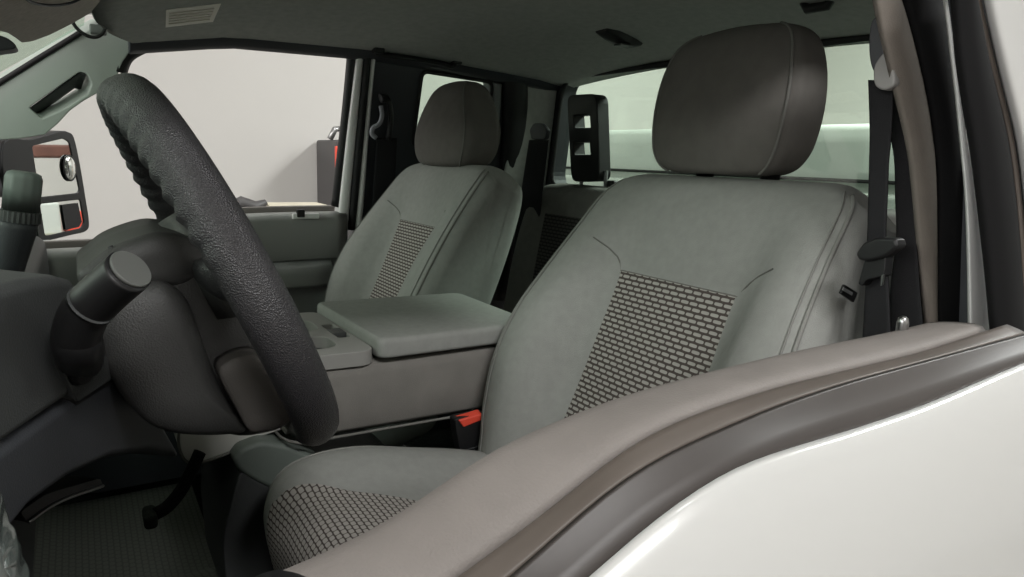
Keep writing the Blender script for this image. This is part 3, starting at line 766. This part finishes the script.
# label on the headliner
def hl(u, v):
    d = ray(u, v)
    t = .5
    for _ in range(4000):
        p = CAM+d*t
        if p[2] > zliner(p[0], p[1]): break
        t += .001
    return Vector(p)
q = [hl(*p)+V(0, 0, -.002) for p in [(166, 9), (221, 3), (213, 21), (165.5, 26.5)]]
lb = empty('warning_label', (q[0]+q[1]+q[2]+q[3])/4, 'pale paper label stuck on the front of the roof lining', 'label')
G().prism(q, (0, 0, .0012)).build('paper', LABELW, lb, smooth=False)
g = G()
for k in range(5):
    t = .18+.15*k; a = q[0].lerp(q[3], t).lerp(q[1].lerp(q[2], t), .06); b = q[0].lerp(q[3], t).lerp(q[1].lerp(q[2], t), .9)
    g.tube([a+V(0, 0, -.001), b+V(0, 0, -.001)], .0012, 4)
g.build('fine_print', mat('print_grey', (222, 217, 204), .7), lb)

# ================================================================== steering wheel
TL = math.radians(24.8); WC = V(-.45, .3875, .8805); RW = .1805
e1 = V(-1, 0, 0); e2 = V(0, math.sin(TL), math.cos(TL)); nx = V(0, -math.cos(TL), math.sin(TL))   # nx: towards the driver
sw = empty('steering_wheel', WC, 'black leather steering wheel seen edge-on at left with finger grips', 'steering wheel')
g = G(); n = 220; mth = 20; vv = []; ff = []
for i in range(n):
    a = 2*math.pi*i/n; rad = e1*math.cos(a)+e2*math.sin(a)
    grip = 0
    deg = math.degrees(a) % 360
    env = sm(8, 25, deg)*(1-sm(155, 172, deg))
    grip = env*(.5+.5*math.cos(deg*2*math.pi/6.2))
    for j in range(mth):
        b = 2*math.pi*j/mth
        fwd = max(0, -math.sin(b)); 
        r = .0195*(1-.17*grip*fwd)+.0022*env*fwd
        vv.append(WC+rad*(RW+math.cos(b)*r)+nx*(math.sin(b)*r*1.12))
for i in range(n):
    for j in range(mth): ff.append((i*mth+j, i*mth+(j+1) % mth, ((i+1) % n)*mth+(j+1) % mth, ((i+1) % n)*mth+j))
g.add(vv, ff).build('rim', LEATH, sw)
# hub back shell
def wx(u, v, x=-.52): return at(u, v, x=x)
hub = cr([wx(*p, x=-.512) for p in [(160, 250), (185, 242), (213, 246), (246, 280), (276, 322), (295, 368), (303, 402), (286, 424), (262, 433), (230, 434), (195, 415), (168, 370), (150, 320), (148, 275)]], 4, closed=True)
G().pillow(hub, (.14, 0, 0), .012).build('hub_shell', COLM, sw)
low = cr([wx(*p, x=-.552) for p in [(219, 374), (228, 361), (245, 354.5), (258, 355), (268, 366), (276, 384), (287, 396), (296, 404), (292, 420), (270, 429), (250, 431), (236, 408)]], 4, closed=True)
G().pillow(low, (.03, 0, 0), .006).build('lower_spoke', mat('spoke_grain', (84, 81, 78), .6, bump=(800, .3)), sw)
# spokes joining hub and rim
for a in (8, 172, 250, 290):
    A = math.radians(a); d = e1*math.cos(A)+e2*math.sin(A)
    G().tube([WC+d*.05-nx*.015, WC+d*.11-nx*.012, WC+d*.172], [.03, .022, .016], 12, flat=.5).build('spoke', LEATH, sw)
# airbag cover on the driver's face of the wheel
rings = []
for s_, h in [(.075, -.02), (.078, 0), (.072, .015), (.05, .028), (.02, .033)]:
    rings.append([WC+e1*math.cos(q_)*s_*1.05+e2*math.sin(q_)*s_*.9+nx*(h-.01) for q_ in np.linspace(0, 2*math.pi, 28, endpoint=False)])
G().loft(rings).build('airbag_cover', COLM, sw)

# ------------------------------------------------ steering column
sc_ = empty('steering_column', wx(150, 330), 'dark plastic steering column shroud between dash and wheel', 'steering column')
lowc = cr([wx(*p, x=-.53) for p in [(98, 316), (120, 292), (155, 281), (174, 287), (188, 302), (201, 337), (213, 370), (230, 405), (246, 429), (225, 434), (190, 434), (165, 430), (143, 419), (118, 390), (100, 352)]], 4, closed=True)
G().pillow(lowc, (.16, 0, 0), .018).build('lower_shroud', COLM, sc_)
upc = cr([wx(*p, x=-.515) for p in [(77, 276), (90, 262), (108, 248), (135, 237), (160, 231.5), (185, 236), (204, 249), (214, 266), (190, 285), (150, 290), (110, 310), (88, 300)]], 4, closed=True)
G().pillow(upc, (.13, 0, 0), .014).build('upper_shroud', COLM, sc_)
g = G().tube([wx(u, v, x=-.5165) for u, v in [(110, 246), (113, 252), (117, 259)]], .0022, 6); g.build('shroud_gap', BLACK, sc_)

DN = np.array([-.42, -.90, -.10]); DPn = np.array([-.55, .50, .85])
def ds(u, v, off=0): return at(u, v, n=DN, p=DPn+DN*off)
# indicator stalk
st = empty('indicator_stalk', at(80, 372, x=-.565), 'thick black bent stalk with flat grey round end button', 'control stalk')
b0 = ds(80, 361, -.01); b1 = ds(79, 350, .02)
pts = cr([b0, b1, at(77, 335, x=b1.x-.012), at(85, 313, x=b1.x-.022), at(104, 293, x=b1.x-.033), at(130, 270, x=b1.x-.048)], 6)
n_ = len(pts); rr_ = [.0155+.003*(i/(n_-1)) for i in range(n_)]
rr_ = [interp(i/(n_-1), [0, .35, .55, .62, .63, 1], [.0165, .0155, .0155, .0155, .0155, .0152]) for i in range(n_)]
G().tube(pts, rr_, 24).build('stem', BLACK, st)
d = Vector(pts[-1]-pts[-2]).normalized(); p = Vector(pts[-1])
G().tube([p-d*.001, p+d*.0015, p+d*.0025], [.0142, .0142, .0132], 28).build('end_button', GREYP if False else mat('button_grey', (92, 94, 91), .5), st)
ringp = [Vector(q_) for q_ in pts]
k = int(n_*.66); G().tube([ringp[k], ringp[k]+(ringp[k+1]-ringp[k]).normalized()*.003], .0162, 24).build('twist_ring', DASH, st)

# shift lever
sl = empty('shift_lever', at(10, 280, x=-.27), 'upright dark grey shift lever grip with ribbed ring at left picture edge', 'gear lever')
a = at(6, 292, x=-.27); b = at(14, 245, x=-.27); c = at(20, 217, x=-.27); d_ = at(24, 177, x=-.27)
G().tube([a, a.lerp(b, .6), b, b.lerp(c, .6), c], [.011, .014, .0165, .018, .018], 24).build('stem', DASHK, sl)
g = G(); ax = (d_-c).normalized()
pr_ = []
u_ = ax.orthogonal().normalized(); w_ = ax.cross(u_)
rings = []
for t, r in [(-.006, .017), (-.005, .0192), (.006, .0192), (.007, .017)]:
    rings.append([c+ax*t+(u_*math.cos(q_)+w_*math.sin(q_))*(r*(1-(.05 if k % 2 else 0))) for k, q_ in enumerate(np.linspace(0, 2*math.pi, 48, endpoint=False))])
g.loft(rings).build('ribbed_ring', DASH, sl, smooth=False)
rings = []
for t, r in [(.005, .0172), (.03, .0172), (.042, .0172), (.047, .0155), (.049, .011)]:
    rings.append([c+ax*t+(u_*math.cos(q_)+w_*math.sin(q_))*(r*(1-(.04 if k % 4 == 0 else 0))) for k, q_ in enumerate(np.linspace(0, 2*math.pi, 48, endpoint=False))])
g = G().loft(rings); g.build('grip', mat('grip_grey', (112, 120, 116), .45), sl)

# ================================================================== dashboard
db = empty('dashboard', (-.5, .6, .5), 'charcoal plastic dashboard end behind the column at lower left', 'dashboard')
def dprism(px, off, th, r=.0, d=.004):
    q = [ds(u, v, off) for u, v in px]
    if r: q = rcd(q, r, 4)
    return G().prism(q, Vector(-DN)*th)
dprism([(-60, 305), (-60, 480), (0, 447), (115, 366), (128, 357), (112, 342), (92, 318), (82, 296), (76, 280), (62, 276), (30, 280), (8, 286)], 0, .10).build('upper_panel', DASH, db, bevel=.009, bseg=4)
dprism([(-60, 483), (0, 449.5), (116, 368), (130, 360), (150, 398), (168, 430), (184, 458), (150, 452), (110, 459), (70, 478), (30, 508), (5, 540), (-60, 590)], 0, .09).build('knee_panel', DASHK, db, bevel=.009, bseg=4)
dprism([(55, 362), (62, 349), (97, 338), (124, 374), (77, 406)], .0012, .02, .004).build('plate_gap', BLACK, db)
dprism([(58, 362), (64, 352), (95, 342), (120, 374), (78, 402)], .0035, .02, .004).build('stalk_plate', DASH, db, bevel=.002)
c0 = ds(80, 361, .004)
g = G(); k = 24; nn = Vector(DN).normalized(); uu = nn.orthogonal().normalized(); ww = nn.cross(uu)
rings = [[c0+nn*h+(uu*math.cos(q_)+ww*math.sin(q_))*r for q_ in np.linspace(0, 2*math.pi, k, endpoint=False)] for r, h in ((.0185, -.004), (.0185, .003), (.017, .006))]
g.loft(rings).build('stalk_boot', BLACK, db)
# cowl top running to the windshield
rings = []
for x in np.linspace(-.74, .74, 13):
    rings.append([V(x, .56+.05*abs(x+.45 if x < 0 else .2), .60), V(x, .575, .78), V(x, .60, .80), V(x, .75, .82), V(x, .98, .84), V(x, .98, .6)])
G().loft(rings).build('dash_top', DASH, db, bevel=.015)
# brake release handle under the panel
bh = empty('brake_release', ds(60, 500, -.02), 'dark pull handle with a bright edge hanging under the dash', 'handle')
q = [ds(u, v, -.03) for u, v in [(20, 512), (45, 494), (100, 478), (104, 486), (60, 502), (28, 524)]]
G().prism(rc(q, .2, 3), (.02, .02, 0)).build('pull', BLACK, bh, bevel=.004)
G().tube([ds(u, v, -.029) for u, v in cr([(29, 522), (45, 510), (66, 499), (103, 486)], 4)], .0016, 8).build('bright_edge', CHROME, bh)
# pedal
pe = empty('brake_pedal', at(168, 500, x=-.12), 'dark brake pedal down in the shaded footwell under column', 'pedal')
pp = at(168, 500, x=-.12)
G().tube([at(u, v, x=-.12) for u, v in cr([(200, 452), (190, 474), (180, 492), (167, 507), (155, 514)], 4)], .010, 10, flat=.6).build('arm', MATTE, pe)
G().box(at(150, 517, x=-.12), (.045, .018, .02)).build('pad', CARPET, pe, bevel=.006)
# floor mat
g = G(); rings = []
for x in np.linspace(.05, .72, 14):
    rings.append([V(x, y, .125+.10*math.exp(-(x/.2)**4)+max(0, y-.62)*.9+.008) for y in np.linspace(.30, .80, 16)])
rings = [r+[V(p.x, p.y, p.z-.006) for p in reversed(r)] for r in rings]
g.loft(rings); fm = g.build('floor_mat', weave('floor_mat_weave', (118, 122, 114), (103, 107, 100), .017, .012, .85, .8))
L_ = fm.data.uv_layers.new(name='UVMap')
for lp_ in fm.data.loops:
    c_ = fm.data.vertices[lp_.vertex_index].co; L_.data[lp_.index].uv = (c_.x+1, c_.y+1)
tag(fm, 'greenish rubber floor mat down in the footwell at lower left', 'mat')
# shiny wrapped thing at the lower left corner, near the door hinge
q = cr([at(u, v, x=-.90) for u, v in [(-20, 478), (1, 488), (5, 505), (12, 520), (20, 537), (24, 556), (30, 580), (-20, 600)]], 3)
q = [Vector(p) for p in q]
rings = []
for k, (s_, dx) in enumerate([(.9, .0), (1.0, .004), (1.0, .010), (.93, .016), (.7, .022), (.4, .026)]):
    c_ = sum(q, V(0, 0, 0))/len(q)
    rings.append([c_+(p-c_)*s_*(1+.05*math.sin(i*2.3+k*1.7))+V(-dx+.006*math.sin(i*1.9+k*2.1), 0, 0) for i, p in enumerate(q)])
tag(G().loft(rings).build('plastic_wrap', SHINY, sub=2), 'crumpled shiny clear plastic at the bottom left corner', 'plastic wrap')

# ================================================================== passenger mirror
mr = empty('side_mirror', (1.14, .55, .86), 'black towing mirror with two glasses outside the passenger window', 'mirror')
MN = (-.62, -.78, 0.02); MP = (1.14, .55, .9)
def mp(u, v, off=0): return at(u, v, n=MN, p=tuple(np.array(MP)+np.array(MN)*off))
hs = [Vector(p) for p in cr([mp(*p) for p in [(3, 142), (30, 139.5), (58, 131.5), (67, 132), (73, 138), (79, 165), (84, 195), (88, 222), (85, 231), (70, 235), (42, 241), (36, 235), (30, 200), (12, 198), (4, 190)]], 4, closed=True)]
def ngl(px, off, r=.008): return rcd([mp(u, v, off) for u, v in px], r, 4)
ug = [(31, 146), (62, 138.5), (68, 142), (78.5, 190), (76, 193), (39, 197)]
lg = [(39, 204), (79, 199.5), (83, 222), (80, 228), (44, 236)]
h_ = [ngl(ug, 0), ngl(lg, 0)]
back = Vector((.62, .78, 0))*.07
G().prism(hs, back, []).build('housing', BLACK, mr, bevel=.012, bseg=3)
# raised bezel round the two glasses
G().prism([p-back*.06 for p in hs], back*.06, [[p-back*.06 for p in h] for h in h_]).build('bezel', BLACK, mr, bevel=.002)
G().prism([p-back*.02 for p in ngl(ug, 0)], back*.01).build('upper_glass', MIRR, mr, smooth=False)
G().prism([p-back*.02 for p in ngl(lg, 0)], back*.01).build('lower_glass', MIRR, mr, smooth=False)
c0 = mp(69, 168, .004); uu = Vector((.78, -.62, 0)); ww = V(0, 0, 1)
rings = []
for r, h in ((1.0, 0), (.98, .004), (.8, .007), (.5, .009), (.2, .0097), (.02, .01)):
    rings.append([c0+Vector(MN)*h+uu*math.cos(q_)*.022*r+ww*math.sin(q_)*.034*r for q_ in np.linspace(0, 2*math.pi, 28, endpoint=False)])
G().loft(rings).build('spot_glass', MIRR, mr)
G().tube([c0+Vector(MN)*.002+uu*math.cos(q_)*.0225+ww*math.sin(q_)*.0345 for q_ in np.linspace(0, 2*math.pi, 28, endpoint=False)], .003, 6, closed=True).build('spot_rim', BLACK, mr)
G().prism([mp(u, v, .006) for u, v in [(62, 205), (78, 203), (82, 222), (79, 227), (66, 230)]], back*.02).build('dark_insert', RUBBER, mr, smooth=False)
G().tube([mp(2, 170)+V(.02, .03, 0), mp(-30, 172)+V(-.05, .05, 0), V(.92, .85, .9)], .03, 12, flat=.6).build('arm', BLACK, mr)

# ================================================================== things seen outside
tc = empty('tool_cabinet', at(328, 200, x=3.3), 'dark grey tool cabinet with red stripe seen through passenger window', 'cabinet')
a = at(316, 140, x=3.585)
G().box((3.36, a.y-.3, (a.z+GZ)/2), (.45, .6, a.z-GZ)).build('body', STEELG, tc, bevel=.015)
r0 = at(335, 146, x=3.125); r1 = at(342, 168, x=3.125)
G().box((3.125, (r0.y+r1.y)/2-.03, (r0.z+r1.z)/2), (.02, abs(r0.y-r1.y)+.06, abs(r0.z-r1.z))).build('red_panel', RED, tc, bevel=.004)
p = at(330, 139, x=3.3); p2 = at(340, 129, x=3.3)
G().tube([p, p.lerp(p2, .5)+V(0, 0, .03), p2], .02, 8).build('top_handle', CHROME, tc)
wb = empty('plank_rack', at(290, 212, x=2.6), 'pale plank lying on a low rack just above the passenger window sill', 'rack')
a = at(264, 202.5, x=2.6); b = at(322, 202, x=2.6)
G().box((2.6, (a.y+b.y)/2, a.z-.03), (.2, abs(a.y-b.y), .05)).build('plank', PALE, wb, bevel=.006)
for y in (a.y, b.y): G().box((2.6, (y*.92+(a.y+b.y)*.04), (a.z-.055+GZ)/2), (.06, .06, a.z-.055-GZ)).build('leg', STEELG, wb)
pr2 = at(250, 206, x=2.50)
tag(G().tube([pr2+V(0, .12, -.01), pr2+V(0, .04, .015), pr2+V(0, -.03, -.005), pr2+V(0, -.08, .02)], [.02, .035, .03, .015], 10).build('tool_bundle', STEELG), 'small dark tool bundle at front end of the pale plank', 'tools')
# white box body behind the cab
ub = empty('utility_body', (0, -1.5, GZ), 'white truck box body standing behind the rear window', 'truck body')
zt = at(640, 128, y=-1.35).z
rings = []
for x in (-1.0, -.99, -.6, 0, .6, 1.40, 1.42):
    e = .985 if abs(x) > .985 and x < 0 or x > 1.41 else 1
    rings.append([V(x, -1.35, .30), V(x, -1.35, zt-.06), V(x, -1.36, zt-.03), V(x, -1.385, zt-.008), V(x, -1.43, zt), V(x, -2.4, zt+.02), V(x, -2.4, .30)])
G().loft(rings).build('box', BODYW, ub)
zl = at(640, 171, y=-1.33).z
G().box((.2, -1.345, zl), (2.38, .014, .010)).build('panel_gap', RUBBER, ub)
G().box((.2, -1.30, zl-.16), (2.4, .06, .26)).build('front_rail', BODYW, ub, bevel=.015)
for x in (-.9, 1.4): G().box((x, -1.8, (GZ+.30)/2), (.2, .9, .30-GZ)).build('support', BLACK, ub)
# shelving reflected in the mirror
sh = empty('storage_shelf', (2.3, -4.6, GZ), 'brown topped storage shelf reflected in the passenger mirror', 'shelf')
G().box((2.3, -4.6, 1.065), (1.0, .5, .11)).build('brown_top', BROWN, sh, bevel=.02)
for x in (1.85, 2.75): G().box((x, -4.6, (1.01+GZ)/2), (.07, .45, 1.01-GZ)).build('post', PALE, sh)
G().box((2.3, -4.6, .3), (.95, .45, .05)).build('shelf_board', PALE, sh)
for k, (x, z, m_, lab) in enumerate([(2.30, .41, RED, 'red toolbox on the storage shelf, seen only in the lower mirror glass'), (2.07, .45, BODYW, 'white box on the storage shelf beside the red toolbox')]):
    tag(G().box((x, -4.58, z+.03), (.12+.12*k, .3, .2+.08*k)).build(('toolbox', 'storage_box')[k], m_, bevel=.02), lab, ('toolbox', 'box')[k])

# ================================================================== light
def area(loc, size, power, rot=(0, 0, 0), sy=None, col=(1, 1, 1)):
    d = bpy.data.lights.new('light', 'AREA'); d.energy = power; d.size = size; d.color = col
    if sy: d.shape = 'RECTANGLE'; d.size_y = sy
    o = bpy.data.objects.new('light', d); COL.objects.link(o); o.location = loc; o.rotation_euler = rot; return o
area((-3.05, .4, 3.05), .4, 50, rot=(0, math.radians(-45), 0), sy=1.6, col=(1, .995, .985))
area((2.2, .6, 3.1), .5, 8, sy=3.5, col=(1, .99, .98))
area((0, -3.3, 3.1), 3.5, 225, sy=.6, col=(.97, 1, .98))
area((.4, -.25, 3.15), 3.0, 22, rot=(math.radians(-25), 0, 0), sy=.3, col=(.97, 1, .98))  # added strip without a known fitting, brightens the box face behind the cab
area((0, 5.4, 2.65), 8.0, 135, rot=(math.radians(-80), 0, 0), sy=.9, col=(1, 1, .99))
area((0, 5.45, 1.1), 8.0, 50, rot=(math.radians(-90), 0, 0), sy=2.2, col=(1, 1, .99))  # added low fill for the cab interior, stands for no garage lamp
w = bpy.data.worlds.new('world'); SC.world = w; w.use_nodes = True
w.node_tree.nodes['Background'].inputs[0].default_value = (1, 1, 1, 1); w.node_tree.nodes['Background'].inputs[1].default_value = .3
SC.view_settings.exposure = .45
